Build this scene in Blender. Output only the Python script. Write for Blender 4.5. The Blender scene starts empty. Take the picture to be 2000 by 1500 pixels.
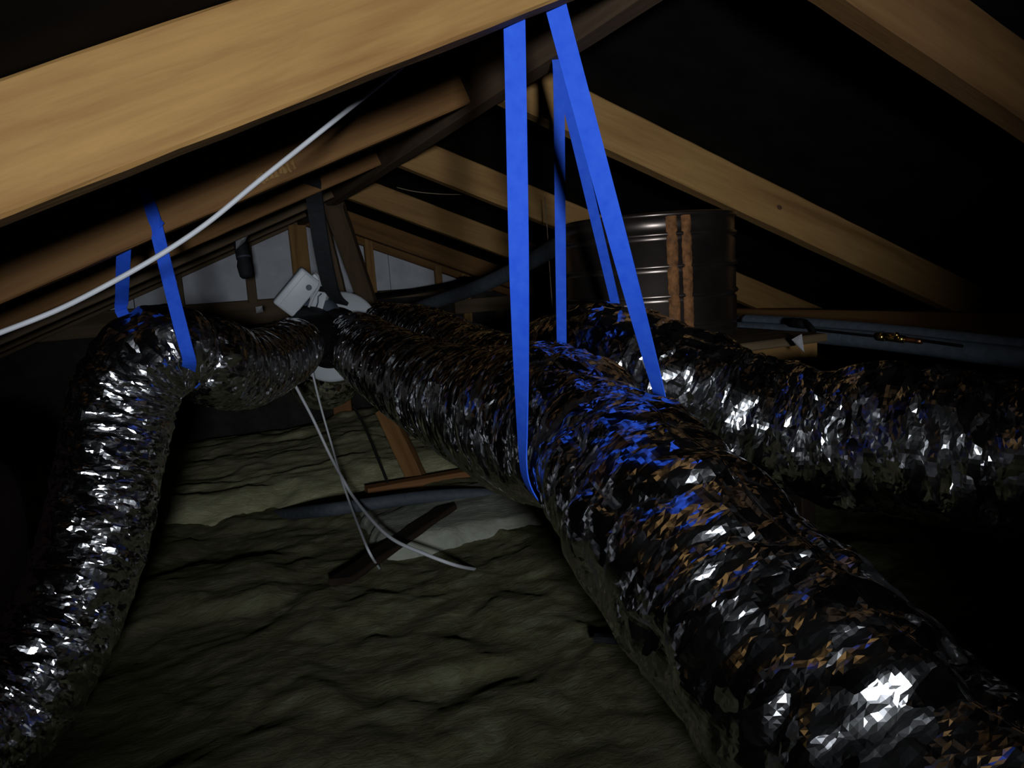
import bpy, bmesh, math, random
import numpy as np
from mathutils import Vector, Matrix

random.seed(7)
rng = np.random.default_rng(11)
sc = bpy.context.scene
C = sc.collection

# ------------------------------------------------------------------ camera
ZO = 0.80                                   # camera height above the ceiling lining
YAW, PITCH, ROLL, SLOPE, FPX = 0.40195, 0.14350, 0.06927, 0.37799, 1448.65
cy, sy, cp, sp = math.cos(YAW), math.sin(YAW), math.cos(PITCH), math.sin(PITCH)
FWD = Vector((sy*cp, cy*cp, -sp))
_r = Vector((cy, -sy, 0)); _d = FWD.cross(_r)
RGT = _r*math.cos(ROLL) + _d*math.sin(ROLL)
DWN = _d*math.cos(ROLL) - _r*math.sin(ROLL)
UP = -DWN
CAM = Vector((0, 0, ZO))
cam_d = bpy.data.cameras.new('camera')
cam_d.sensor_width = 36.0
cam_d.lens = 36.0*FPX/2000.0
cam_d.clip_start = 0.02
cam = bpy.data.objects.new('camera', cam_d)
C.objects.link(cam)
m = Matrix.Identity(4)
for i in range(3):
    m[i][0] = RGT[i]; m[i][1] = UP[i]; m[i][2] = -FWD[i]; m[i][3] = CAM[i]
cam.matrix_world = m
sc.camera = cam

# ------------------------------------------------------------------ world, light, exposure
w = bpy.data.worlds.new('world'); sc.world = w; w.use_nodes = True
w.node_tree.nodes['Background'].inputs[0].default_value = (0.55, 0.6, 0.75, 1)
w.node_tree.nodes['Background'].inputs[1].default_value = 0.0004
ld = bpy.data.lights.new('torch', 'SPOT')                # the torch the picture was lit with
ld.energy = 84
ld.color = (0.87, 0.93, 1.0)
ld.shadow_soft_size = 0.06
ld.spot_size = math.radians(60)
ld.spot_blend = 0.95
torch = bpy.data.objects.new('torch', ld); C.objects.link(torch)
torch.location = (-0.14, -0.82, ZO - 0.002)
def ray(px, py):
    return RGT*((px-1000)/FPX) + DWN*((py-750)/FPX) + FWD
_aim = CAM + ray(850, 490)*2.2
torch.rotation_euler = (_aim - torch.location).to_track_quat('-Z', 'Y').to_euler()
sc.view_settings.view_transform = 'Standard'
sc.view_settings.look = 'None'
sc.view_settings.gamma = 1.0
sc.view_settings.use_curve_mapping = False
sc.view_settings.exposure = 0.0
sc.cycles.use_denoising = True
sc.cycles.sample_clamp_indirect = 4.0
sc.cycles.caustics_reflective = False
sc.cycles.caustics_refractive = False
sc.cycles.max_bounces = 7
sc.cycles.diffuse_bounces = 3
sc.cycles.glossy_bounces = 4

# ------------------------------------------------------------------ helpers
def P(px, py, d):                            # point seen at a pixel of the photograph, d metres deep
    return CAM + ray(px, py)*d
def PZ(px, py, z):                           # ... where that ray meets a height above the camera level
    r = ray(px, py); return CAM + r*(z/r.z)
def PY(px, py, y):
    r = ray(px, py); return CAM + r*(y/r.y)
def PX(px, py, x):
    r = ray(px, py); return CAM + r*(x/r.x)

def mesh_obj(name, verts, faces, mat, parent=None, smooth=False, uvs=None):
    me = bpy.data.meshes.new(name)
    me.from_pydata([tuple(v) for v in verts], [], faces)
    if smooth:
        me.polygons.foreach_set('use_smooth', [True]*len(me.polygons))
    if uvs is not None:
        l = me.uv_layers.new(name='UVMap')
        li = np.zeros(len(me.loops), dtype=np.int32); me.loops.foreach_get('vertex_index', li)
        l.data.foreach_set('uv', np.asarray(uvs, dtype=np.float32)[li].ravel())
    me.materials.append(mat)
    me.update()
    o = bpy.data.objects.new(name, me); C.objects.link(o)
    if parent is not None: o.parent = parent
    return o
def tag(o, label, cat, group=None):
    o['label'] = label; o['category'] = cat
    if group: o['group'] = group
    return o
def struct(o, label=None):
    o['kind'] = 'structure'
    if label: o['label'] = label
    return o
def empty(name, loc):
    o = bpy.data.objects.new(name, None); C.objects.link(o); o.location = loc
    o.empty_display_size = 0.05
    return o
def child(o, parent):                        # keep world place while parenting
    bpy.context.view_layer.update()
    mw = o.matrix_world.copy(); o.parent = parent
    o.matrix_parent_inverse = parent.matrix_world.inverted(); o.matrix_world = mw
    return o
def frame(o, origin, x, y, z):
    mm = Matrix.Identity(4)
    for i in range(3):
        mm[i][0] = x[i]; mm[i][1] = y[i]; mm[i][2] = z[i]; mm[i][3] = origin[i]
    o.matrix_world = mm
    return o

# ------------------------------------------------------------------ materials
def new_mat(name):
    mt = bpy.data.materials.new(name); mt.use_nodes = True
    nt = mt.node_tree
    return mt, nt, nt.nodes['Principled BSDF']
def ramp(nt, stops):
    r = nt.nodes.new('ShaderNodeValToRGB')
    e = r.color_ramp.elements
    while len(e) < len(stops): e.new(0.5)
    for k, (p, c) in enumerate(stops):
        e[k].position = p; e[k].color = (*c, 1)
    return r
def noise(nt, vec, scale, detail=4, rough=0.55, dist=0.0):
    n = nt.nodes.new('ShaderNodeTexNoise')
    n.inputs['Scale'].default_value = scale; n.inputs['Detail'].default_value = detail
    n.inputs['Roughness'].default_value = rough; n.inputs['Distortion'].default_value = dist
    nt.links.new(vec, n.inputs['Vector'])
    return n
def mapping(nt, scale, src='Object', loc=(0, 0, 0)):
    t = nt.nodes.new('ShaderNodeTexCoord'); mp = nt.nodes.new('ShaderNodeMapping')
    mp.inputs['Scale'].default_value = scale; mp.inputs['Location'].default_value = loc
    nt.links.new(t.outputs[src], mp.inputs['Vector'])
    return mp.outputs[0]
def bump(nt, b, h, strength, dist=0.01):
    bp = nt.nodes.new('ShaderNodeBump')
    bp.inputs['Strength'].default_value = strength; bp.inputs['Distance'].default_value = dist
    nt.links.new(h, bp.inputs['Height']); nt.links.new(bp.outputs[0], b.inputs['Normal'])
def plain(name, col, rough=0.6, metal=0.0, var=0.15, scale=30, bmp=0.15, spec=None):
    mt, nt, b = new_mat(name)
    v = mapping(nt, (1, 1, 1))
    n = noise(nt, v, scale)
    lo = tuple(max(0, c*(1-var)) for c in col); hi = tuple(min(1, c*(1+var)) for c in col)
    r = ramp(nt, [(0.3, lo), (0.7, hi)])
    nt.links.new(n.outputs[0], r.inputs[0]); nt.links.new(r.outputs[0], b.inputs['Base Color'])
    b.inputs['Roughness'].default_value = rough; b.inputs['Metallic'].default_value = metal
    if spec is not None: b.inputs['Specular IOR Level'].default_value = spec
    if bmp: bump(nt, b, n.outputs[0], bmp, 0.004)
    return mt
def wood(name, light, mid, dark, loc=(0, 0, 0), rough=0.75, fine=0.3):
    mt, nt, b = new_mat(name)
    v = mapping(nt, (0.9, 9, 13), loc=loc)
    n1 = noise(nt, v, 1.3, 4, 0.55, 0.7)
    r1 = ramp(nt, [(0.30, dark), (0.45, mid), (0.62, light), (0.8, mid)])
    nt.links.new(n1.outputs[0], r1.inputs[0])
    v2 = mapping(nt, (6, 70, 70), loc=loc)
    n2 = noise(nt, v2, 1.6, 5, 0.65, 0.3)
    r2 = ramp(nt, [(0.3, (0.62, 0.58, 0.52)), (0.6, (1, 1, 1))])
    nt.links.new(n2.outputs[0], r2.inputs[0])
    mx = nt.nodes.new('ShaderNodeMix'); mx.data_type = 'RGBA'; mx.blend_type = 'MULTIPLY'
    mx.inputs[0].default_value = fine
    nt.links.new(r1.outputs[0], mx.inputs[6]); nt.links.new(r2.outputs[0], mx.inputs[7])
    nt.links.new(mx.outputs[2], b.inputs['Base Color'])
    b.inputs['Roughness'].default_value = rough
    b.inputs['Specular IOR Level'].default_value = 0.25
    bump(nt, b, n2.outputs[0], 0.25, 0.003)
    return mt
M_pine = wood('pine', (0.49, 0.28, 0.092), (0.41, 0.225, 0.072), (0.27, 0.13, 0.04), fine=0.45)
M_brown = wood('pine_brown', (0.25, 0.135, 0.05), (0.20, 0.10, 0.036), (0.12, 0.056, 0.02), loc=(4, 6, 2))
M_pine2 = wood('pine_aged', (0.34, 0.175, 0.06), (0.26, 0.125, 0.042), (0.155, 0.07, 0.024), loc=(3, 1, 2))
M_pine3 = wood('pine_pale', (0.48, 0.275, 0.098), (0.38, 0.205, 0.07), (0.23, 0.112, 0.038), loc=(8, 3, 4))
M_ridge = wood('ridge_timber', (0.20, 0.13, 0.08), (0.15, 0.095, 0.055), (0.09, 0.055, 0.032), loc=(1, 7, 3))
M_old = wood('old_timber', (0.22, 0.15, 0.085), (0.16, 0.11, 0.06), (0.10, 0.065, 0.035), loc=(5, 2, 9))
M_orange = wood('orange_timber', (0.36, 0.17, 0.065), (0.30, 0.135, 0.05), (0.19, 0.085, 0.03), loc=(2, 9, 1))
M_dark_timber = wood('dark_timber', (0.045, 0.030, 0.020), (0.034, 0.022, 0.014), (0.02, 0.013, 0.009))  # near-black timber; on the platform legs the shade is put into this colour
M_knot = plain('knot', (0.12, 0.06, 0.025), 0.8)
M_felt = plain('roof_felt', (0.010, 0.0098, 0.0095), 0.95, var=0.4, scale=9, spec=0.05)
M_white_wall = plain('white_sheathing', (0.76, 0.78, 0.84), 0.75, var=0.10, scale=14)
M_dark_wall = plain('dark_wall', (0.035, 0.03, 0.026), 0.9, var=0.4, scale=12)
M_floor = plain('ceiling_lining', (0.16, 0.14, 0.11), 0.9)
M_white = plain('white_plastic', (0.78, 0.82, 0.86), 0.42, var=0.03, bmp=0.02)
M_greyplastic = plain('grey_plastic', (0.10, 0.12, 0.16), 0.5)
M_black = plain('black_rubber', (0.008, 0.008, 0.009), 0.7, var=0.3, scale=40, spec=0.15)
M_blackcloth = plain('black_webbing', (0.016, 0.018, 0.022), 0.8, var=0.3, scale=90)
M_lag = plain('grey_foam_lagging', (0.13, 0.16, 0.20), 0.75, var=0.18, scale=60)
M_darklag = plain('dark_foam_lagging', (0.075, 0.088, 0.105), 0.7, var=0.2, scale=60)
M_copper = plain('copper', (0.62, 0.27, 0.13), 0.35, 1.0, 0.2, 25)
M_brass = plain('brass', (0.85, 0.60, 0.18), 0.22, 1.0, 0.1)
M_cable = plain('white_cable', (0.70, 0.71, 0.74), 0.5, var=0.05, bmp=0.0)
M_blackcable = plain('black_cable', (0.01, 0.01, 0.01), 0.5)
M_maroon = plain('dark_maroon', (0.030, 0.0045, 0.004), 0.9, var=0.3, scale=50)
M_rust = plain('rust', (0.24, 0.10, 0.032), 0.85, var=0.55, scale=70, bmp=0.6)
M_cord = plain('cord', (0.32, 0.25, 0.16), 0.8)

def strap_mat():
    mt, nt, b = new_mat('blue_webbing')
    v = mapping(nt, (1, 1, 1), 'UV')
    wv = nt.nodes.new('ShaderNodeTexWave'); wv.inputs['Scale'].default_value = 160
    wv.bands_direction = 'X'
    nt.links.new(v, wv.inputs['Vector'])
    n = noise(nt, v, 60)
    r = ramp(nt, [(0.3, (0.025, 0.12, 0.92)), (0.75, (0.04, 0.165, 1.0))])
    nt.links.new(n.outputs[0], r.inputs[0]); nt.links.new(r.outputs[0], b.inputs['Base Color'])
    b.inputs['Roughness'].default_value = 0.7
    b.inputs['Specular IOR Level'].default_value = 0.2
    bump(nt, b, wv.outputs[0], 0.03, 0.0005)
    return mt
M_blue = strap_mat()

def foil_mat(name, col, rough, sc1, amt):
    # mirror-like film; fine creases shorter than the modelled facets tilt the normal cell by cell
    mt, nt, b = new_mat(name)
    v = mapping(nt, (1, 0.42, 1), 'UV')
    wn = noise(nt, v, 26, 2)
    add = nt.nodes.new('ShaderNodeMix'); add.data_type = 'VECTOR'
    add.inputs[0].default_value = 0.03
    nt.links.new(v, add.inputs[4]); nt.links.new(wn.outputs['Color'], add.inputs[5])
    vo = nt.nodes.new('ShaderNodeTexVoronoi'); vo.inputs['Scale'].default_value = sc1
    nt.links.new(add.outputs[1], vo.inputs['Vector'])
    sub = nt.nodes.new('ShaderNodeVectorMath'); sub.operation = 'SUBTRACT'
    sub.inputs[1].default_value = (0.5, 0.5, 0.5)
    nt.links.new(vo.outputs['Color'], sub.inputs[0])
    scl = nt.nodes.new('ShaderNodeVectorMath'); scl.operation = 'SCALE'
    scl.inputs['Scale'].default_value = amt
    nt.links.new(sub.outputs[0], scl.inputs[0])
    g = nt.nodes.new('ShaderNodeNewGeometry')
    ad = nt.nodes.new('ShaderNodeVectorMath'); ad.operation = 'ADD'
    nt.links.new(g.outputs['Normal'], ad.inputs[0]); nt.links.new(scl.outputs[0], ad.inputs[1])
    nm = nt.nodes.new('ShaderNodeVectorMath'); nm.operation = 'NORMALIZE'
    nt.links.new(ad.outputs[0], nm.inputs[0])
    nt.links.new(nm.outputs[0], b.inputs['Normal'])
    b.inputs['Base Color'].default_value = (*col, 1)
    b.inputs['Metallic'].default_value = 1.0
    b.inputs['Roughness'].default_value = rough
    return mt
M_foil = foil_mat('aluminium_foil', (0.93, 0.93, 0.96), 0.18, 80, 0.62)
M_foil_near = foil_mat('aluminium_foil_loose', (0.90, 0.90, 0.92), 0.15, 48, 0.52)
M_foil_tape = foil_mat('foil_tape', (0.95, 0.95, 0.97), 0.55, 60, 0.3)
M_foil_tape.node_tree.nodes['Principled BSDF'].inputs['Metallic'].default_value = 0.6

def insul_mat(name, a, b_, c):
    mt, nt, b = new_mat(name)
    v = mapping(nt, (1, 1.6, 1))
    n1 = noise(nt, v, 7.5, 8, 0.66, 1.4)
    r = ramp(nt, [(0.3, a), (0.5, b_), (0.72, c)])
    nt.links.new(n1.outputs[0], r.inputs[0])
    nt.links.new(r.outputs[0], b.inputs['Base Color'])
    v2 = mapping(nt, (1, 2.6, 1))
    n2 = noise(nt, v2, 22, 9, 0.68, 1.2)
    b.inputs['Roughness'].default_value = 1.0
    b.inputs['Specular IOR Level'].default_value = 0.0
    bump(nt, b, n2.outputs[0], 0.5, 0.014)
    return mt
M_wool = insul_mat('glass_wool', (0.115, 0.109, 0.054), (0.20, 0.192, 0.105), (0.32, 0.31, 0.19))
M_wool_lit = insul_mat('glass_wool_lit', (0.30, 0.30, 0.23), (0.42, 0.43, 0.35), (0.56, 0.56, 0.48))  # paler copy of the wool; the lit band is painted into its colour
M_wool_far_lit = insul_mat('glass_wool_far_lit', (0.40, 0.385, 0.20), (0.57, 0.545, 0.315), (0.76, 0.73, 0.45))  # brightened copy of the wool, colour making up for weak grazing light

# ------------------------------------------------------------------ timber
def timber(name, origin, X, Y, Z, L, wy, hz, mat, parent=None, seg=24, jit=0.0006, cham=0.003):
    """board: runs L along X from origin, wy wide along Y, hz deep along Z (origin at a corner)"""
    X, Y, Z = Vector(X).normalized(), Vector(Y).normalized(), Vector(Z).normalized()
    c = min(cham, wy*0.2, hz*0.2)
    prof = [(c, 0), (wy-c, 0), (wy, c), (wy, hz-c), (wy-c, hz), (c, hz), (0, hz-c), (0, c)]
    vs = []
    for i in range(seg+1):
        x = L*i/seg
        for (a, b) in prof:
            vs.append((x, a+random.uniform(-jit, jit), b+random.uniform(-jit, jit)))
    fs = []
    for i in range(seg):
        for k in range(8):
            a = i*8+k; b = i*8+(k+1) % 8
            fs.append((a, a+8, b+8, b))
    fs.append(tuple(range(8))); fs.append(tuple(seg*8+k for k in reversed(range(8))))
    o = mesh_obj(name, vs, fs, mat)
    frame(o, origin, X, Y, Z)
    if parent is not None: child(o, parent)
    return o
def beam(name, a, b, wid, dep, side, mat, parent=None, seg=10, jit=0.0012):
    """board centred on the line a-b; 'side' is roughly the wid direction"""
    a, b = Vector(a), Vector(b)
    X = (b-a).normalized(); Zv = X.cross(Vector(side)).normalized(); Yv = Zv.cross(X)
    return timber(name, a - Yv*wid/2 - Zv*dep/2, X, Yv, Zv, (b-a).length, wid, dep, mat, parent, seg, jit)

# ------------------------------------------------------------------ the roof shell
S, K = math.sin(SLOPE), math.cos(SLOPE)
RX = 0.617                                   # ridge
HL, HR, BD = 0.1227, 0.575, 0.100            # rafter undersides from the camera, rafter depth
APEX = (HL+HR)/(2*K) + ZO                    # where the two underside planes meet
dL = Vector((-K, 0, -S)); nL = Vector((-S, 0, K))
dR = Vector((K, 0, -S)); nR = Vector((S, 0, K))
Yax = Vector((0, 1, 0))
GY = 4.30                                    # gable
apex0 = Vector((RX, 0, APEX))
def deck(name, d, n, label):
    o0 = apex0 + n*(BD+0.001) + Vector((0, -1.4, 0)) - d*0.045
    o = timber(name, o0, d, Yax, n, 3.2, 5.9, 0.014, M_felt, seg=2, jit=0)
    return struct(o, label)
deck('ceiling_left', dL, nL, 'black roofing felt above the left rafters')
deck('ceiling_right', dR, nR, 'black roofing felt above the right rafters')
struct(timber('floor', (-2.3, -1.4, -0.02), (1, 0, 0), (0, 1, 0), (0, 0, 1), 5.8, 5.9, 0.02, M_floor, seg=2, jit=0), 'ceiling lining under the insulation')

ridge = timber('ridge_board', (RX-0.02, -1.3, APEX-0.022), (0, 1, 0), (1, 0, 0), (0, 0, 1), GY+1.28, 0.04, 0.128, M_ridge, seg=50, jit=0.0008)
tag(ridge, 'dark brown ridge board running along the top of the roof', 'beam')

RT = 0.042
def rafter(side, y, mat, label, L=2.9, seg=60, knots=()):
    d, n = (dL, nL) if side < 0 else (dR, nR)
    o0 = apex0 + d*(0.024 if side < 0 else 0.024) + Vector((0, y, 0))
    o = timber('rafter', o0, d, Yax if side < 0 else Yax, n, L, RT, BD, mat, seg=seg)
    tag(o, label, 'rafter', 'roof rafters')
    for (x, z, rr) in knots:
        vs = []; nn = 14
        for k in range(nn):
            t = 2*math.pi*k/nn
            vs.append((x+rr*1.5*math.cos(t)*random.uniform(.8, 1.1), -0.0016, z+rr*math.sin(t)*random.uniform(.8, 1.1)))
        vs.append((x, -0.0032, z))
        fs = [(k, (k+1) % nn, nn) for k in range(nn)]
        kn = mesh_obj('knot', vs, fs, M_knot, smooth=True); kn.matrix_world = o.matrix_world.copy(); child(kn, o)
    return o
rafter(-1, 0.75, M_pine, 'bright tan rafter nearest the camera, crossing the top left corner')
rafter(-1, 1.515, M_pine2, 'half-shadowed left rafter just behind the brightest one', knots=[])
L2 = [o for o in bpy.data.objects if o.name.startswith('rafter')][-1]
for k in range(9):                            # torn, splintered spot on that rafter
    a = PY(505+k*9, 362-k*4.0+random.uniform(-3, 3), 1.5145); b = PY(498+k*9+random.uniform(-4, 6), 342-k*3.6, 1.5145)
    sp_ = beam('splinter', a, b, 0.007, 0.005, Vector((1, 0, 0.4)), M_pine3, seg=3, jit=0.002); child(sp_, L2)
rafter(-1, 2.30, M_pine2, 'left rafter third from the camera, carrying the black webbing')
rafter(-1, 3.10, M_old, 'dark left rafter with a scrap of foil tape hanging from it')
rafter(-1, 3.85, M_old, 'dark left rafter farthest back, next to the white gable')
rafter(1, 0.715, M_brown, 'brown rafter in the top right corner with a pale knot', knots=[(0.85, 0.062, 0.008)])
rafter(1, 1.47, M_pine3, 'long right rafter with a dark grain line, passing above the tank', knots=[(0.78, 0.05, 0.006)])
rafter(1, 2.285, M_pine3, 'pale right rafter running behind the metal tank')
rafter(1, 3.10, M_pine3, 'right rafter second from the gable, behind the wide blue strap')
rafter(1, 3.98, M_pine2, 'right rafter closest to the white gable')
# ------------------------------------------------------------------ the gable
zpl = ZO - 0.028                              # bottom of the white sheathing
wv = [(RX-2.2, GY, 0), (RX+2.4, GY, 0), (RX+2.4, GY, zpl), (RX-2.2, GY, zpl)]
wall = mesh_obj('wall_back', wv + [(x, y+0.03, z) for x, y, z in wv],
                [(0, 1, 2, 3), (7, 6, 5, 4), (0, 4, 5, 1), (1, 5, 6, 2), (2, 6, 7, 3), (3, 7, 4, 0)], M_dark_wall)
struct(wall, 'gable end wall with white sheathing above a dark lower part')
def panel(pts):
    v = [(x, GY-0.004, z) for x, z in pts] + [(x, GY+0.02, z) for x, z in pts]
    n = len(pts)
    fs = [tuple(range(n)), tuple(reversed(range(n, 2*n)))] + [(i, i+n, (i+1) % n + n, (i+1) % n) for i in range(n)]
    o = mesh_obj('panel', v, fs, M_white_wall); child(o, wall); return o
def roofz(x): return APEX + 0.05 - abs(x-RX)*S/K
xs = [-0.95, -0.25, 0.60, 1.10, 1.60, 2.1]
for a, b in zip(xs[:-1], xs[1:]):
    a2, b2 = a+0.002, b-0.002
    pts = [(a2, zpl), (b2, zpl), (b2, max(roofz(b2), zpl+.01))]
    if a2 < RX < b2: pts.append((RX, roofz(RX)))
    pts.append((a2, max(roofz(a2), zpl+.01)))
    panel(pts)
# gable rafters and framing in front of the sheathing
for side, d, n in ((-1, dL, nL), (1, dR, nR)):
    g = timber('gable_rafter', apex0 + d*0.02 + Vector((0, GY-0.075, 0)) - n*0.012, d, Yax, n, 2.4, 0.05, 0.09, M_old if side < 0 else M_pine2, seg=20)
    child(g, wall)
def stud(px0, px1, pyt, pyb, mat, name='stud', y=GY-0.05, th=0.04):
    a = PY((px0+px1)/2, pyt, y); b = PY((px0+px1)/2, pyb, y)
    wd = (PY(px1, pyt, y)-PY(px0, pyt, y)).length
    x = (a.x+b.x)/2
    return timber(name, (x-wd/2, y, b.z), (0, 0, 1), (1, 0, 0), (0, -1, 0), a.z-b.z, wd, th, mat, wall, seg=6)
stud(570, 604, 440, 600, M_pine3, 'king_post')
stud(348, 358, 535, 600, M_old)
stud(478, 496, 480, 592, M_old)
stud(713, 729, 462, 572, M_pine3)
stud(848, 860, 520, 562, M_pine3)
stud(902, 917, 535, 660, M_pine3)
stud(965, 985, 600, 670, M_old)
def rail(x0, x1, z0, z1, mat, y=GY-0.06, name='plate'):
    return timber(name, (x0, y, z0), (1, 0, 0), (0, 1, 0), (0, 0, 1), x1-x0, 0.045, z1-z0, mat, wall, seg=20)
rail(-1.3, 0.95, zpl-0.13, zpl-0.002, M_old)
rail(1.02, 2.6, zpl-0.05, zpl-0.006, M_old)
rail(1.45, 2.6, zpl-0.17, zpl-0.085, M_old, y=GY-0.11, name='rail')

# strut leaning from ridge to the plate, and posts on the floor
tag(beam('roof_strut', PX(652, 400, RX+0.01), P(722, 600, 3.75), 0.085, 0.05, RGT, M_old),
    'flat brown strut leaning down from the ridge behind the white fan', 'strut')
tag(beam('roof_strut', PX(624, 410, RX-0.02), P(672, 600, 3.55), 0.05, 0.04, RGT, M_old),
    'narrow dark strut between the king post and the leaning flat strut', 'strut')
def post(a, b, wd, mat, label, side=RGT, th=0.05):
    return tag(beam('timber_post', a, b, wd, th, side, mat), label, 'post')
post(PZ(675, 845, -0.79), PZ(675, 845, -0.79)+Vector((0.0, 0, 0.33)), 0.10, M_orange, 'orange-brown timber post under the fan beside the black cable', Vector((1, -0.3, 0)))
post(PZ(580, 835, -0.79), PZ(580, 835, -0.79)+Vector((0.0, 0, 0.33)), 0.10, M_orange, 'orange-brown timber post in shadow below the left foil duct', Vector((1, -0.3, 0)))
post(PZ(838, 985, -0.79), P(752, 800, 2.75), 0.062, M_pine2, 'leaning orange-brown timber web behind the grey floor pipe', Vector((0.8, -0.6, 0)), 0.06)

# floor joist with pipe
jy = 2.43
tag(timber('floor_joist', (0.48, jy, 0.0), (1, 0, -0.0), (0, 1, 0), (0, 0, 1), 1.5, 0.05, 0.128, M_orange, seg=20),
    'timber joist edge showing just behind the grey floor pipe', 'joist')

# purlin to the right and tank platform
tag(timber('purlin', (2.0, 0.2, ZO-0.30), (0, 1, 0), (1, 0, 0), (0, 0, 1), 4.0, 0.06, 0.112, M_pine2, seg=20),
    'horizontal purlin under the right rafters behind the lagged pipes', 'purlin')

# ------------------------------------------------------------------ noise on lattices (numpy)
TAB = rng.uniform(-1, 1, (512, 512)); TAB2 = rng.uniform(0, 1, (512, 512))
def facet_noise(a, b, seed, wrap=None):
    """piecewise planar noise: triangles of a jittered lattice -> flat facets with sharp creases"""
    i = np.floor(a).astype(int); j = np.floor(b).astype(int)
    fa, fb = a-i, b-j
    def h(ii, jj):
        if wrap: jj = jj % wrap
        return TAB[(ii*7+seed*31) % 512, (jj*13+ii*5+seed*17) % 512]
    h00, h10, h01, h11 = h(i, j), h(i+1, j), h(i, j+1), h(i+1, j+1)
    jj = j % wrap if wrap else j
    flip = TAB2[(i*3+seed) % 512, (jj*5+seed*3) % 512] > 0.5
    t1 = np.where(fa+fb < 1, h00+fa*(h10-h00)+fb*(h01-h00), h11+(1-fa)*(h01-h11)+(1-fb)*(h10-h11))
    t2 = np.where(fa > fb, h00+fa*(h10-h00)+fb*(h11-h10), h00+fb*(h01-h00)+fa*(h11-h01))
    return np.where(flip, t1, t2)
def value_noise(a, b, seed):
    q = 0.6+1.1*seed; a, b = a*math.cos(q)-b*math.sin(q), a*math.sin(q)+b*math.cos(q)
    i = np.floor(a).astype(int); j = np.floor(b).astype(int)
    fa, fb = a-i, b-j
    fa = fa**3*(fa*(fa*6-15)+10); fb = fb**3*(fb*(fb*6-15)+10)
    h = lambda ii, jj: TAB[(ii*3+jj*5+seed*37) % 512, (jj+seed*91) % 512]
    return (h(i, j)*(1-fa)+h(i+1, j)*fa)*(1-fb) + (h(i, j+1)*(1-fa)+h(i+1, j+1)*fa)*fb

# ------------------------------------------------------------------ insulation
def batt(name, x0, x1, y0, y1, top, amp, step, mat, label, seed, edge=0.07, tilt=None, hf=1.0):
    nx = int((x1-x0)/step)+1; ny = int((y1-y0)/step)+1
    X, Y = np.meshgrid(np.linspace(x0, x1, nx), np.linspace(y0, y1, ny), indexing='ij')
    wx = X + 0.07*value_noise(X*6, Y*6, seed+5); wy = Y + 0.05*value_noise(X*5+9, Y*5, seed+6)
    h = 0.60*value_noise(wx*3.0, wy*3.2, seed) + 0.22*hf*value_noise(wx*8, wy*9, seed+1)
    h += hf*0.10*value_noise(wx*18, wy*20, seed+2) + hf*0.05*value_noise(wx*42, wy*46, seed+3)
    h += 0.03*value_noise(wx*90, wy*90, seed+4)
    Z = top + amp*h
    e = np.minimum(np.minimum(X-x0, x1-X), np.minimum(Y-y0, y1-Y)) + 0.012*value_noise(X*20, Y*20, seed+8)
    e = np.clip(e/edge, 0, 1); e = np.sqrt(1-(1-e)**2)
    Z = 0.004 + (Z-0.004)*e
    if tilt is not None: Z += tilt(X, Y)
    v = np.stack([X, Y, Z], -1).reshape(-1, 3)
    idx = np.arange(nx*ny).reshape(nx, ny)
    f = np.stack([idx[:-1, :-1], idx[1:, :-1], idx[1:, 1:], idx[:-1, 1:]], -1).reshape(-1, 4)
    o = mesh_obj(name, v.tolist(), f.tolist(), mat, smooth=True)
    return tag(o, label, 'insulation', 'insulation batts')
batt('insulation_batt', -1.6, 2.6, 2.49, 4.2, 0.11, 0.075, 0.016, M_wool_far_lit, 'lumpy yellow insulation batt behind the floor pipe, colour lightened to look lit', 3, 0.28, hf=0.6)
batt('insulation_batt', 0.40, 1.65, 1.90, 2.36, 0.115, 0.03, 0.011, M_wool_lit, 'insulation batt coloured pale grey to look lit, with a ragged edge in front of the floor pipe', 9, 0.05, hf=0.8)
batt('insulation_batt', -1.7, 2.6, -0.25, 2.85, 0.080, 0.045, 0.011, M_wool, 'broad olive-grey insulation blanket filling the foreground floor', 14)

# ------------------------------------------------------------------ ducts
def catmull(pts, n):
    pts = np.array(pts, float)
    ext = np.vstack([2*pts[0]-pts[1], pts, 2*pts[-1]-pts[-2]])
    out = []
    for i in range(1, len(ext)-2):
        p0, p1, p2, p3 = ext[i-1], ext[i], ext[i+1], ext[i+2]
        t = np.linspace(0, 1, n, endpoint=False)[:, None]
        out.append(0.5*((2*p1)+(-p0+p2)*t+(2*p0-5*p1+4*p2-p3)*t*t+(-p0+3*p1-3*p2+p3)*t**3))
    out.append(ext[-2][None])
    return np.vstack(out)
def resample(c, ds):
    seg = np.linalg.norm(np.diff(c[:, :3], axis=0), axis=1); s = np.concatenate([[0], np.cumsum(seg)])
    n = max(4, int(s[-1]/ds)); t = np.linspace(0, s[-1], n)
    return np.stack([np.interp(t, s, c[:, k]) for k in range(c.shape[1])], 1), t
def frames(c):
    T = np.gradient(c, axis=0); T /= np.linalg.norm(T, axis=1)[:, None]
    N = np.zeros_like(T); n = np.cross(T[0], [0, 0, 1.0]); n = np.cross(n, T[0])
    for i in range(len(c)):
        n = n - T[i]*np.dot(n, T[i]); n /= np.linalg.norm(n); N[i] = n
    return T, N, np.cross(T, N)
DUCTS = {}
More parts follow.
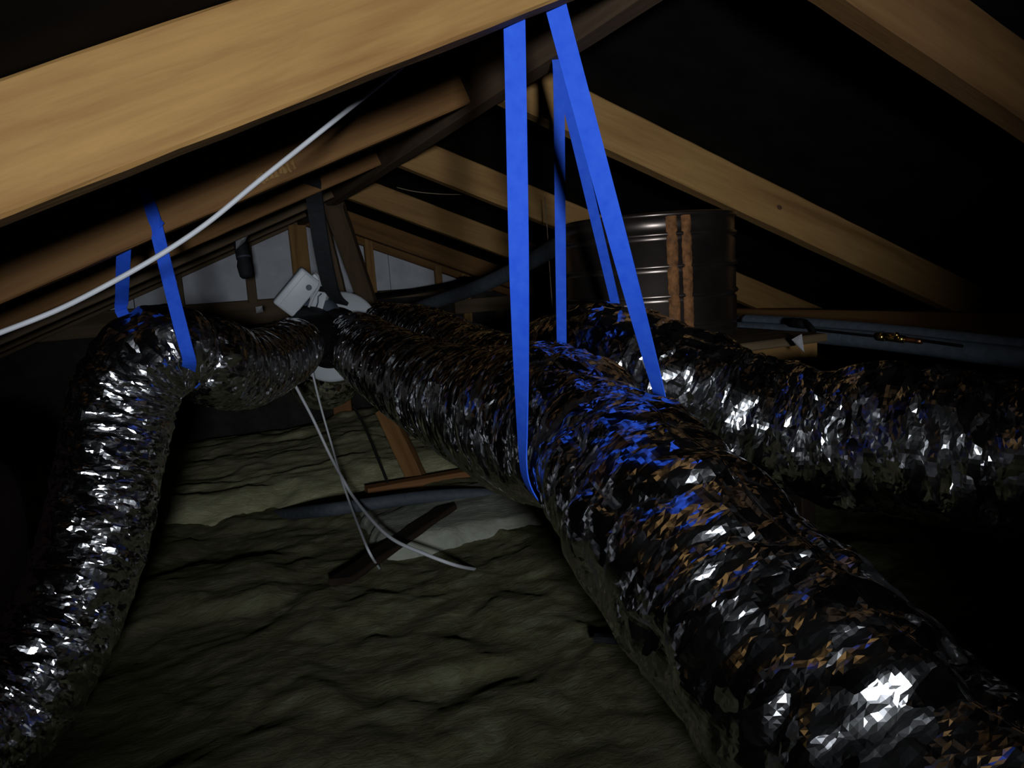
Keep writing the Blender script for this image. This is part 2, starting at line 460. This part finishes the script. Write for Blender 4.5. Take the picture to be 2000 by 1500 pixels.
def duct(key, ctrl, ds, dv, mat, label, seed, rib=0.003, pitch=0.03, coarse=(0.006, 0.05, 0.11), mid=(0.003, 0.02, 0.05), fine=(0.0008, 0.008, 0.03),
         streak=(0.0012, 0.010, 0.09), skew=0.35, grow=None):
    """foil sleeve over a wire helix. coarse / mid / fine: flat facets (height, size along, size around); streak: gathers that run round it.
    grow(t) in 0..1 says how loose the sleeve is: 0 gathered on the rings, 1 slack and crumpled"""
    pts = [tuple(P(px, py, d)) + (r,) for (px, py, d, r) in ctrl]
    c, s = resample(catmull(pts, 24), ds)
    T, N, B = frames(c[:, :3]); R = c[:, 3]
    rm = R.mean(); circ = 2*math.pi*rm; nv = int(circ/dv); nu = len(c)
    th = np.linspace(0, 2*math.pi, nv, endpoint=False)
    U, V = np.meshgrid(s, th, indexing='ij'); W = V*rm
    g = np.zeros_like(U) if grow is None else grow(U/s[-1])
    Ub = U + skew*rm*0.28*np.sin(V+0.7) + 0.010*value_noise(U*9, np.cos(V)*3+9, seed) + 0.005*value_noise(U*30, np.sin(V)*5+20, seed+2)
    warp = 0.5*value_noise(U*22, np.sin(V)*4+7, seed+4)
    d = np.zeros_like(U)
    for k, (amp, su, sv), wgt in ((1, coarse, g), (2, mid, 0.25+0.75*g), (3, fine, 0.5+0.5*g), (4, streak, 1-0.6*g)):
        nw = max(4, round(circ/sv))
        col = 0.37*np.floor(Ub/su) if k == 4 else 0
        d += amp*wgt*facet_noise(Ub/su, V/(2*math.pi)*nw + warp*(1+0.5*k) + (0 if k != 4 else 0), seed+k, nw)
    ph = Ub/pitch
    d -= rib*(1-0.75*g)*(np.abs(np.sin(math.pi*ph))**0.8) * (0.7+0.6*value_noise(U*8, np.cos(V)*3+3, seed+6))
    rad = R[:, None] + d
    pos = c[:, None, :3] + rad[..., None]*(np.cos(V)[..., None]*N[:, None]+np.sin(V)[..., None]*B[:, None])
    pos += T[:, None]*(0.25*ds*rng.uniform(-1, 1, U.shape))[..., None]
    v = pos.reshape(-1, 3)
    idx = np.arange(nu*nv).reshape(nu, nv); idn = np.roll(idx, -1, axis=1)
    a, b, c2, e = idx[:-1], idx[1:], idn[1:], idn[:-1]
    flip = (rng.uniform(size=a.shape) > 0.5)[..., None]
    t1 = np.where(flip, np.stack([a, b, c2], -1), np.stack([a, b, e], -1))
    t2 = np.where(flip, np.stack([a, c2, e], -1), np.stack([b, c2, e], -1))
    f = np.concatenate([t1.reshape(-1, 3), t2.reshape(-1, 3)])[:, ::-1]
    uv = np.stack([U, W], -1).reshape(-1, 2)
    o = mesh_obj('insulated_duct', v.tolist(), f.tolist(), mat, smooth=False, uvs=uv)
    tag(o, label, 'duct', 'foil ducts')
    DUCTS[key] = (c, T, s)
    return o
main_ctrl = [(692, 668, 2.38, .099), (712, 681, 2.28, .107), (760, 715, 2.02, .110), (850, 762, 1.68, .113), (950, 800, 1.36, .116),
             (1060, 828, 1.13, .121), (1165, 868, 1.0, .099), (1300, 1022, .845, .114), (1455, 1195, .75, .118), (1640, 1392, .665, .120),
             (1830, 1590, .60, .122), (2050, 1800, .54, .124)]
duct('main', main_ctrl, 0.0034, 0.0052, M_foil_near, 'thick crumpled foil duct running from the fan to the bottom right corner', 1,
     rib=0.0042, pitch=0.034, coarse=(0.0090, 0.055, 0.085), mid=(0.0050, 0.024, 0.036), fine=(0.0012, 0.010, 0.02), streak=(0.0026, 0.012, 0.08), grow=lambda t: np.clip((t-0.45)/0.25, 0, 1))
right_ctrl = [(740, 640, 2.72, .095), (830, 662, 2.4, .105), (910, 705, 2.05, .108), (1010, 745, 1.68, .108), (1100, 722, 1.47, .108), (1190, 706, 1.385, .108),
              (1300, 742, 1.335, .110), (1430, 800, 1.30, .112), (1580, 846, 1.24, .112), (1760, 862, 1.15, .114), (2000, 895, 1.05, .117), (2260, 930, .96, .118)]
duct('right', right_ctrl, 0.0042, 0.0062, M_foil_near, 'crumpled foil duct curving off to the right edge in front of the tank', 21,
     rib=0.0044, pitch=0.036, coarse=(0.0125, 0.055, 0.09), mid=(0.0056, 0.026, 0.045), fine=(0.0012, 0.010, 0.024), streak=(0.0028, 0.013, 0.09), skew=0.7, grow=lambda t: np.clip((t-0.5)/0.3, 0, 1)*0.9)
left_ctrl = [(580, 675, 2.18, .084), (565, 684, 2.12, .090), (540, 700, 2.0, .091), (470, 722, 1.72, .093), (412, 704, 1.555, .093), (374, 693, 1.50, .072), (338, 684, 1.46, .093), (285, 706, 1.42, .094),
             (243, 780, 1.40, .096), (222, 880, 1.37, .093), (198, 1000, 1.33, .090), (162, 1130, 1.28, .088), (100, 1270, 1.22, .088), (10, 1400, 1.15, .090), (-130, 1540, 1.05, .092)]
duct('left', left_ctrl, 0.0036, 0.0056, M_foil, 'gathered foil duct hanging at the left and turning down to the floor', 41,
     rib=0.0034, pitch=0.027, coarse=(0.005, 0.04, 0.08), mid=(0.0060, 0.018, 0.032), fine=(0.0016, 0.009, 0.016), streak=(0.0030, 0.011, 0.06), skew=0.45, grow=lambda t: 0.15+0.45*np.clip((t-0.5)/0.3, 0, 1))
duct('rear', [(655, 690, 2.80, .10), (640, 722, 2.86, .135), (632, 730, 3.0, .145), (625, 735, 3.3, .145), (620, 735, 3.6, .14)], 0.007, 0.010, M_foil,
     'short dark foil duct behind and below the white fan disc', 61, rib=0.003, pitch=0.03)

# ------------------------------------------------------------------ tubes, cables, straps
def tube(name, pts, r, mat, parent=None, nv=10, ds=0.012, cap=True):
    c, s = resample(catmull([tuple(p)+(r,) for p in pts], 16), ds)
    T, N, B = frames(c[:, :3])
    th = np.linspace(0, 2*math.pi, nv, endpoint=False)
    pos = c[:, None, :3] + r*(np.cos(th)[None, :, None]*N[:, None]+np.sin(th)[None, :, None]*B[:, None])
    n = len(c); v = pos.reshape(-1, 3).tolist(); f = []
    for i in range(n-1):
        for k in range(nv):
            a = i*nv+k; b = i*nv+(k+1) % nv
            f.append((a, b, b+nv, a+nv))
    if cap:
        f.append(tuple(reversed(range(nv)))); f.append(tuple((n-1)*nv+k for k in range(nv)))
    o = mesh_obj(name, v, f, mat, smooth=True)
    if parent is not None: child(o, parent)
    return o
def ribbon(name, pts, wdirs, width, thick, mat, ds=0.01, parent=None, smooth=False):
    """webbing: rectangular section swept along pts, its width along wdirs"""
    ctrl = [tuple(p)+tuple(Vector(q).normalized()) for p, q in zip(pts, wdirs)]
    c, s = resample(catmull(ctrl, 14), ds)
    T = np.gradient(c[:, :3], axis=0); T /= np.linalg.norm(T, axis=1)[:, None]
    W = c[:, 3:6]; W = W - T*np.sum(W*T, 1)[:, None]; W /= np.linalg.norm(W, axis=1)[:, None]
    Nn = np.cross(T, W); v = []; uv = []
    for i in range(len(c)):
        for (a, b) in ((-1, -1), (1, -1), (1, 1), (-1, 1)):
            v.append(c[i, :3]+W[i]*a*width/2+Nn[i]*b*thick/2); uv.append((s[i], a*width/2))
    f = []
    for i in range(len(c)-1):
        for k in range(4):
            a = i*4+k; b = i*4+(k+1) % 4
            f.append((a, b, b+4, a+4))
    n = len(c); f.append((3, 2, 1, 0)); f.append(((n-1)*4, (n-1)*4+1, (n-1)*4+2, (n-1)*4+3))
    o = mesh_obj(name, v, f, mat, uvs=uv)
    if parent is not None: child(o, parent)
    return o
def section(key, px, py, d):
    c, T, s = DUCTS[key]; q = np.array(P(px, py, d))
    i = int(np.argmin(np.linalg.norm(c[:, :3]-q, axis=1)))
    t = Vector(T[i]); e1 = t.cross(Vector((0, 0, 1))).normalized()
    if e1.x < 0: e1 = -e1
    e2 = e1.cross(t).normalized()
    if e2.z < 0: e2 = -e2
    return Vector(c[i, :3]), t, e1, e2, c[i, 3]
def sling(key, at, a_top, b_top, sgn, width, label, extra=0.004):
    """strap from a_top round the duct to b_top; it leaves and meets the duct on the tangents. sgn +1: a is on the e1-negative side"""
    o, t, e1, e2, r = section(key, *at)
    if t.y > 0: t = -t
    R_ = r+extra
    def tang(p, s_):
        u, v = (p-o).dot(e1), (p-o).dot(e2); d = math.hypot(u, v)
        return math.atan2(v, u) + s_*math.acos(min(1, R_/d))
    ta, tb = tang(a_top[-1], sgn), tang(b_top[0], -sgn)
    while sgn*(tb-ta) < math.pi*0.4: tb += sgn*2*math.pi
    pts = list(a_top); dirs = [RGT]*len(a_top)
    arc = []
    for k in range(13):
        a = ta + (tb-ta)*k/12
        arc.append(o + (e1*math.cos(a) + e2*math.sin(a))*R_)
    for f in (0.35, 0.7, 0.92):
        pts.append(a_top[-1].lerp(arc[0], f)); dirs.append(RGT.lerp(t, max(0, f-0.35)*1.5))
    pts += arc; dirs += [t]*13
    for f in (0.08, 0.3, 0.65):
        pts.append(arc[-1].lerp(b_top[0], f)); dirs.append(t.lerp(RGT, min(1, f*1.3+.1)))
    pts += list(b_top); dirs += [RGT]*len(b_top)
    return tag(ribbon('hanging_strap', pts, dirs, width, 0.0016, M_blue), label, 'strap', 'blue webbing straps')
Xv = Vector((1, 0, 0))
# sling of the main duct, both ends nailed behind the nearest rafter
by = 0.75+RT+0.003
a1 = PY(1003, 20, by); a2 = PY(1005, 60, by+0.004)
b1 = PY(1083, -12, by); b2 = PY(1090, 30, by+0.004)
sling('main', (1165, 868, 1.0), [a1, a2], [b2, b1], 1, 0.0245, extra=0.010, label='wide blue strap looped under the thick duct, hung from the brightest rafter')
sling('right', (1165, 705, 1.40), [P(1086, 100, 1.235), P(1091, 150, 1.245)], [P(1097, 150, 1.252), P(1088, 100, 1.24)],
      1, 0.0185, extra=0.013, label='blue strap hung from the ridge board around the right-hand duct')
L2f = 1.515-0.003
sling('left', (374, 693, 1.50), [PY(278, 365, L2f), PY(300, 425, L2f-0.001), PY(311, 470, L2f-0.002), P(341, 592, 1.345), P(360, 666, 1.345), P(370, 704, 1.365), P(368, 722, 1.40)],
      [P(237, 608, 1.50), P(238, 585, 1.49), PY(242, 490, 1.515+RT+0.004), PY(247, 455, 1.515+RT+0.003)], -1, 0.0245, extra=-0.004, label='blue strap nailed to the second rafter, holding the left duct')
# folded tail of that strap
ff = mesh_obj('strap_tail', [PY(296, 420, L2f-.003), PY(311, 425, L2f-.004), PY(321, 436, L2f-.012), PY(312, 446, L2f-.006), PY(300, 440, L2f-.003),
                        PY(296, 420, L2f-.005), PY(311, 425, L2f-.006), PY(321, 436, L2f-.015), PY(312, 446, L2f-.009), PY(300, 440, L2f-.005)],
              [(4, 3, 2, 1, 0), (5, 6, 7, 8, 9)] + [(i, (i+1) % 5, (i+1) % 5+5, i+5) for i in range(5)], M_blue)
child(ff, [o for o in bpy.data.objects if o.name.startswith('hanging_strap')][-1])

# cables
def cable(name, pix, r, mat, label, cat='cable', ds=0.012):
    return tag(tube(name, [P(*q) if q[2] > 0 else PZ(*q) for q in pix], r, mat, nv=8, ds=ds), label, cat)
cable('white_cable', [(870, 60, 1.10), (812, 108, 1.06), (700, 198, 1.01), (600, 278, .99), (500, 358, .97), (410, 432, .955), (330, 487, .94), (240, 540, .925), (120, 602, .91), (0, 650, .89), (-80, 680, .88)],
      0.0034, M_cable, 'white cable strung diagonally below the nearest rafter at upper left')
cable('white_cable', [(571, 742, 2.30), (590, 778, 2.30), (612, 820, 2.30), (645, 890, 2.3), (672, 940, 2.2), (690, 970, 2.14), (730, 1020, -.615), (770, 1055, -.63), (830, 1082, -.65), (890, 1104, -.685), (940, 1114, -.75)],
      0.0046, M_cable, 'thicker white cable from the fan curving onto the insulation to the right')
cable('white_cable', [(604, 700, 2.42), (613, 740, 2.41), (628, 800, 2.4), (648, 870, 2.38), (665, 930, 2.22), (684, 985, 2.10), (705, 1040, -.62), (722, 1080, -.64), (742, 1112, -.72)],
      0.0034, M_cable, 'thinner white cable from the fan dropping straight to the insulation')
cable('black_cable', [(688, 790, 2.7), (712, 832, 2.66), (738, 895, 2.6), (752, 930, 2.57), (764, 962, 2.54)], 0.005, M_blackcable, 'thin black cable slanting down to the grey floor pipe')
cable('pull_cord', [(1064, 385, 2.3), (1069, 450, 2.3), (1074, 530, 2.28), (1082, 640, 2.26), (1085, 670, 2.25)], 0.0016, M_cord, 'thin tan cord hanging between the two blue straps', 'cord')
cable('loose_wire', [(775, 366, 2.6), (810, 374, 2.6), (860, 379, 2.6), (915, 380, 2.6)], 0.0015, M_cord, 'thin wire between the pale rafters near the ridge', 'wire')

# ------------------------------------------------------------------ fan
def lathe(name, prof, origin, axis, mat, parent=None, n=48, smooth=True):
    axis = Vector(axis).normalized(); a = axis.orthogonal().normalized(); b = axis.cross(a)
    v = []; f = []
    for (r, h) in prof:
        for k in range(n):
            t = 2*math.pi*k/n
            v.append(Vector(origin)+axis*h+(a*math.cos(t)+b*math.sin(t))*r)
    for i in range(len(prof)-1):
        for k in range(n):
            p = i*n+k; q = i*n+(k+1) % n
            f.append((p, q, q+n, p+n))
    f.append(tuple(reversed(range(n)))); f.append(tuple((len(prof)-1)*n+k for k in range(n)))
    o = mesh_obj(name, v, f, mat, smooth=False)
    o.data.polygons.foreach_set('use_smooth', [smooth and len(p.vertices) == 4 for p in o.data.polygons])
    if parent is not None: child(o, parent)
    return o
fc = P(654, 656, 2.66)
fan = empty('duct_fan', fc - Vector((0, 0, 0.17)))
tag(fan, 'white round inline duct fan with a control box, hung between the foil ducts', 'fan')
fn = (-FWD*0.93 - RGT*0.22 + UP*0.22).normalized()
lathe('casing', [(0.09, -0.10), (0.145, -0.095), (0.160, -0.07), (0.163, -0.062), (0.163, -0.02), (0.168, -0.018), (0.168, 0.0), (0.160, 0.006), (0.12, 0.014), (0.105, 0.016)], fc, fn, M_white, fan)
lathe('spigot', [(0.118, 0.010), (0.118, 0.016), (0.095, 0.02), (0.092, 0.07), (0.080, 0.085)], fc - UP*0.006, fn, M_black, fan)
tube('branch_collar', [fc+fn*0.05, fc+fn*0.12-RGT*0.03, P(624, 657, 2.40), P(600, 664, 2.27), P(580, 675, 2.18)], 0.077, M_black, fan, nv=28)
tube('branch_collar', [fc+fn*0.05, fc+fn*0.10, P(655, 648, 2.50), P(668, 657, 2.44)], 0.078, M_black, fan, nv=28)
# grey shoulder above the collars
lathe('shoulder', [(0.03, 0.0), (0.058, 0.01), (0.066, 0.05), (0.05, 0.09)], P(640, 625, 2.56), fn, M_greyplastic, fan, n=28)
def rbox(name, origin, a, b, n, la, lb, ln, mat, parent, rad=0.008, segs=3):
    bm = bmesh.new(); bmesh.ops.create_cube(bm, size=1.0)
    bmesh.ops.scale(bm, vec=(la, lb, ln), verts=bm.verts)
    bmesh.ops.bevel(bm, geom=bm.edges[:], offset=rad, segments=segs, affect='EDGES', profile=0.5)
    me = bpy.data.meshes.new(name); bm.to_mesh(me); bm.free()
    me.polygons.foreach_set('use_smooth', [True]*len(me.polygons)); me.materials.append(mat)
    o = bpy.data.objects.new(name, me); C.objects.link(o)
    frame(o, origin, a, b, n)
    if parent is not None: child(o, parent)
    return o
sn, cs = 0.42, math.sqrt(1-0.42**2)
ba = (RGT*0.64+UP*0.77).normalized(); bb0 = (RGT*0.77-UP*0.64).normalized()
bn = (-FWD*cs + bb0*sn).normalized(); bb = bn.cross(ba).normalized()
if bb.dot(bb0) < 0: bb = -bb
ba = bb.cross(bn).normalized()
if ba.dot(UP) < 0: ba = -ba
bc = P(580, 570, 2.47)
box = rbox('control_box', bc, ba, bb, bn, 0.150, 0.082, 0.055, M_white, fan)
cover = rbox('cover', bc + bn*0.028 + bb*0.008, ba, bb, bn, 0.136, 0.058, 0.006, M_white, box, 0.002)
lathe('button', [(0.0095, 0), (0.0095, 0.004), (0.008, 0.005)], bc + ba*0.038 + bb*0.016 + bn*0.030, bn, M_greyplastic, box, n=24)
rbox('cable_gland', bc + ba*0.078 + bb*0.018, ba, bb, bn, 0.014, 0.03, 0.03, M_white, box, 0.004)
tube('lead', [bc+ba*0.082+bb*0.02, P(616, 533, 2.46), P(625, 545, 2.45), P(623, 560, 2.44), P(612, 580, 2.43), P(603, 600, 2.43)], 0.0042, M_cable, fan, nv=8)
tube('lead', [P(628, 573, 2.42), P(622, 575, 2.42), P(621, 590, 2.42), P(618, 600, 2.43)], 0.002, M_greyplastic, fan, nv=6)
rbox('mounting_bracket', P(622, 590, 2.49), (ba*0.6+UP*0.5).normalized(), (RGT*0.9).normalized(), (-FWD), 0.07, 0.055, 0.03, M_white, fan, 0.006)
for (o_, ln_) in ((P(629, 556, 2.49), 0.022),):
    rbox('bracket_lug', o_, RGT, UP, -FWD, 0.034, 0.012, 0.02, M_white, fan, 0.004)
rbox('terminal', P(629, 563, 2.475), RGT, UP, -FWD, 0.02, 0.012, 0.012, M_black, fan, 0.002)

# black webbing that hangs the fan
tag(ribbon('fan_strap', [PY(606, 330, 2.292), PY(609, 352, 2.290), P(616, 400, 2.27), P(628, 480, 2.33), P(641, 545, 2.40), P(652, 575, 2.45), P(668, 592, 2.50)],
           [RGT]*5+[RGT*.8+DWN*.3]*2, 0.050, 0.012, M_blackcloth), 'wide dark grey webbing hanging from the third rafter to the fan', 'strap')

# ------------------------------------------------------------------ foil scraps
def scrap(name, pix, mat, label, cat='tape', th=0.0012):
    v = [P(*q) for q in pix]; n = len(v); cen = sum(v, Vector())/n + FWD*0.006
    vv = v + [cen] + [p+FWD*th for p in v] + [cen+FWD*th]
    f = [(i, (i+1) % n, n) for i in range(n)] + [((i+1) % n + n+1, i+n+1, 2*n+1) for i in range(n)]
    f += [(i, i+n+1, (i+1) % n+n+1, (i+1) % n) for i in range(n)]
    o = mesh_obj(name, vv, f, mat)
    return tag(o, label, cat) if label else o
tp = empty('tape_bundle', P(478, 540, 3.0))
tag(tp, 'dark rolled bundle taped to a rafter in front of the white gable', 'bundle')
child(scrap('foil_tape', [(460, 459, 2.93), (472, 462, 2.91), (485, 458, 2.93), (478, 472, 2.90), (461, 487, 2.92)], M_foil_tape, None), tp)
lathe('bundle', [(0.018, 0), (0.026, 0.01), (0.030, 0.05), (0.024, 0.075), (0.027, 0.08), (0.027, 0.12), (0.025, 0.16)], P(482, 543, 3.0), UP*0.97-RGT*0.18, M_blackcloth, tp, n=18)
lathe('binding', [(0.0275, 0), (0.0285, 0.002), (0.0285, 0.006), (0.0275, 0.008)], P(476, 504, 3.0), UP*0.97-RGT*0.18, M_greyplastic, tp, n=18)
scrap('foil_tape', [(499, 600, 3.2), (512, 597, 3.2), (514, 609, 3.18), (501, 612, 3.19)], M_foil_tape, 'small square of foil tape beside the left duct')
scrap('foil_tape', [(1546, 663, 1.60), (1566, 652, 1.62), (1571, 688, 1.60), (1560, 678, 1.60)], M_foil_tape, 'loose triangle of foil tape hanging under the copper pipe')

# ------------------------------------------------------------------ tank with platform
tk = P(1268, 520, 1.83); tr = 0.205
ztop = min(P(1320, 404, 1.66).z, ZO+0.117); zbot = P(1436, 655, 1.80).z
tank = empty('water_tank', (tk.x, tk.y, zbot)); tag(tank, 'dark ribbed metal tank with rust streaks between the rafters', 'tank')
def zat(py): return P(1250, py, 1.655).z
prof = [(tr-0.01, 0.0), (tr, 0.004)]
for py in (640, 582, 524, 462):
    z = zat(py)-zbot
    if z < 0.02: continue
    prof += [(tr, z-0.014), (tr-0.005, z-0.009), (tr+0.004, z-0.003), (tr+0.004, z+0.002), (tr-0.001, z+0.007)]
prof += [(tr, ztop-zbot-0.012), (tr+0.004, ztop-zbot-0.010), (tr+0.004, ztop-zbot-0.002), (tr-0.004, ztop-zbot)]
M_tank = plain('tank_metal', (0.24, 0.195, 0.17), 0.31, 0.95, 0.35, 9, 0.06)
body = lathe('body', prof, (tk.x, tk.y, zbot), (0, 0, 1), M_tank, tank, n=96)
def vstrip(px0, px1, mat, out, name, amp=0.003):
    # vertical strip on the tank between two pixel columns
    def ang(px):
        best = None
        for k in range(720):
            t = 2*math.pi*k/720
            q = Vector((tk.x+tr*math.cos(t), tk.y+tr*math.sin(t), tk.z))-CAM
            if (Vector((tk.x, tk.y, 0))+Vector((math.cos(t), math.sin(t), 0))*tr-Vector((0, 0, 0))).dot(Vector((math.cos(t), math.sin(t), 0))) > 0: continue
            x = 1000+FPX*q.dot(RGT)/q.dot(FWD)
            if best is None or abs(x-px) < best[0]: best = (abs(x-px), t)
        return best[1]
    t0, t1 = ang(px0), ang(px1); v = []; f = []; nz, na = 46, 5
    H = ztop-zbot-0.014
    for i in range(nz):
        z = zbot+0.004+H*i/(nz-1)
        for k in range(na):
            u = k/(na-1); t = t0+(t1-t0)*u
            if k in (0, na-1): t += random.uniform(-.004, .004)
            rr = tr + out*(1 if 0 < k < na-1 else 0.1) + random.uniform(-amp, amp)*0.3
            v.append((tk.x+rr*math.cos(t), tk.y+rr*math.sin(t), z))
    for i in range(nz-1):
        for k in range(na-1):
            a = i*na+k; f.append((a, a+1, a+1+na, a+na))
    o = mesh_obj(name, v, f, mat, smooth=True); child(o, tank); return o
vstrip(1303, 1325, M_rust, 0.006, 'rust_seam')
vstrip(1333, 1352, M_rust, 0.006, 'rust_seam')
tag(timber('tank_platform', (tk.x-0.26, tk.y-0.27, zbot-0.022), (1, 0, 0), (0, 1, 0), (0, 0, 1), 0.56, 0.55, 0.02, M_old, seg=6),
    'flat board platform under the metal tank', 'platform')
for dx, lab in ((-0.2, 'timber bearer under the far side of the tank platform'), (0.24, 'short pale timber bearer under the right edge of the tank platform')):
    tag(timber('bearer', (tk.x+dx, tk.y-0.25, zbot-0.092), (0, 1, 0), (1, 0, 0), (0, 0, 1), 0.52, 0.05, 0.069, M_pine3, seg=4), lab, 'bearer')
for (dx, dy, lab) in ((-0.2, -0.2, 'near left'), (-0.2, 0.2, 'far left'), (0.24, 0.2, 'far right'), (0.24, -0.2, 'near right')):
    tag(timber('platform_leg', (tk.x+dx+0.002, tk.y+dy, 0.001), (0, 0, 1), (1, 0, 0), (0, -1, 0), zbot-0.094, 0.045, 0.045, M_dark_timber, seg=4),
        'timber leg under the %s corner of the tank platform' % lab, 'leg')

# black lagged pipe that sweeps from the gable to the tank
tag(tube('lagged_pipe', [P(790, 612, 2.95), P(850, 590, 2.75), P(920, 566, 2.55), P(990, 535, 2.35), P(1050, 503, 2.15), P(1110, 470, 1.95), P(1150, 462, 1.80)], 0.024, M_darklag, nv=20),
    'dark foam-lagged pipe sweeping up into the metal tank', 'pipe')
tag(ribbon('roofing_scrap', [P(726, 580, 3.9), P(800, 570, 3.85), P(878, 556, 3.8), P(905, 548, 3.75), P(970, 545, 3.7)], [FWD*.9+UP*.3]*5, 0.12, 0.012, M_felt),
    'dark scrap of roofing felt lying below the right gable panels', 'felt')

# lagged pipe along the right side, with copper, valve and tie
px_ = 1.44
def onX(px, py, x=px_): return PX(px, py, x)
pipe = tube('lagged_pipe', [onX(1400, 641), onX(1500, 646), onX(1600, 655), onX(1700, 664), onX(1800, 675), onX(1900, 688), onX(2050, 705)], 0.021, M_lag, nv=24)
tag(pipe, 'grey foam-lagged pipe running right of the tank towards the camera', 'pipe')
tube('slit', [onX(1590, 644, px_-0.018), onX(1700, 656, px_-0.018), onX(1790, 664, px_-0.019), onX(1880, 676, px_-0.019)], 0.0035, M_black, pipe, nv=6)
tag(tube('lagged_pipe', [onX(1455, 625, 1.5), onX(1560, 632, 1.5), onX(1700, 644, 1.5), onX(1850, 660, 1.5), onX(2000, 678, 1.5)], 0.017, M_lag, nv=20),
    'thinner grey lagged pipe just above and behind the larger lagged one', 'pipe')
tag(tube('copper_pipe', [onX(1420, 644, 1.395), onX(1480, 648, 1.395), onX(1559, 654, 1.395)], 0.0085, M_copper, nv=14), 'bare copper pipe end below the grey lagging', 'pipe')
tag(tube('copper_pipe', [onX(1714, 657, 1.414), onX(1750, 661, 1.414), onX(1800, 667, 1.414)], 0.006, M_copper, nv=12), 'short copper pipe showing through a split in the lagging', 'pipe')
valve = empty('valve', onX(1750, 661, 1.408)); tag(valve, 'small brass valve on the lagged pipe at right', 'valve')
tube('valve_body', [onX(1733, 659, 1.408), onX(1750, 661, 1.408), onX(1766, 663, 1.408)], 0.0085, M_brass, valve, nv=12)
tube('stem', [onX(1750, 664, 1.405), onX(1751, 656, 1.398), onX(1751, 651, 1.396)], 0.005, M_brass, valve, nv=10)
tube('coupling', [onX(1720, 658, 1.408), onX(1727, 658.5, 1.408)], 0.0095, M_brass, valve, nv=12)
tie = tag(tube('tie', [onX(1546, 628, 1.45), onX(1566, 626, 1.43), onX(1580, 634, 1.41), onX(1590, 650, 1.405), onX(1590, 672, 1.41), onX(1588, 700, 1.43)], 0.006, M_black, nv=8),
    'black tie looped over the lagged pipe at right', 'tie')
tube('tie_pad', [onX(1546, 630, 1.43), onX(1572, 633, 1.425)], 0.013, M_black, tie, nv=10)

# ------------------------------------------------------------------ floor things
tag(tube('floor_pipe', [PZ(490, 1014, -0.80), PZ(560, 1005, -0.72), P(640, 996, 2.22), P(720, 985, 2.26), P(800, 974, 2.31), P(880, 967, 2.35), P(950, 966, 2.38), P(1030, 970, 2.40)], 0.020, M_darklag, nv=18),
    'dark grey lagged pipe lying across the insulation', 'pipe')
bd0 = PZ(872, 992, -0.672); bd1 = PZ(664, 1136, -0.695)
tag(beam('loose_board', bd0, bd1, 0.075, 0.016, Vector((0.6, 0.8, 0)), M_dark_timber), 'dark board lying slantwise on the insulation below the floor pipe', 'board')
tag(beam('loose_board', PZ(1160, 1247, -0.70), PZ(1330, 1252, -0.70), 0.02, 0.012, Vector((0, 1, 0)), M_blackcloth), 'dark stick on the insulation beside the thick duct', 'stick')

# guessed near-black maroon bundle, added to block the lit insulation at the left edge
def blob(name, cen, a, b, c_, mat, label, cat):
    nu, nv = 40, 28; v = []; f = []
    for i in range(nv+1):
        ph = -math.pi/2+math.pi*i/nv
        for k in range(nu):
            t = 2*math.pi*k/nu
            def se(x, e): return math.copysign(abs(x)**e, x)
            x = se(math.cos(ph), .5)*se(math.cos(t), .6); y = se(math.cos(ph), .5)*se(math.sin(t), .6); z = se(math.sin(ph), .55)
            n = 1+0.05*math.sin(5*t+3*ph)+0.03*math.sin(9*t-7*ph)
            v.append((cen[0]+a*x*n, cen[1]+b*y*n, cen[2]+c_*z))
    for i in range(nv):
        for k in range(nu):
            p = i*nu+k; q = i*nu+(k+1) % nu
            f.append((p, q, q+nu, p+nu))
    return tag(mesh_obj(name, v, f, mat, smooth=True), label, cat)
blob('dark_bundle', (-0.66, 1.74, 0.33), 0.27, 0.3, 0.255, M_maroon, 'added dark maroon bundle blocking the lit insulation at the left edge', 'bag')
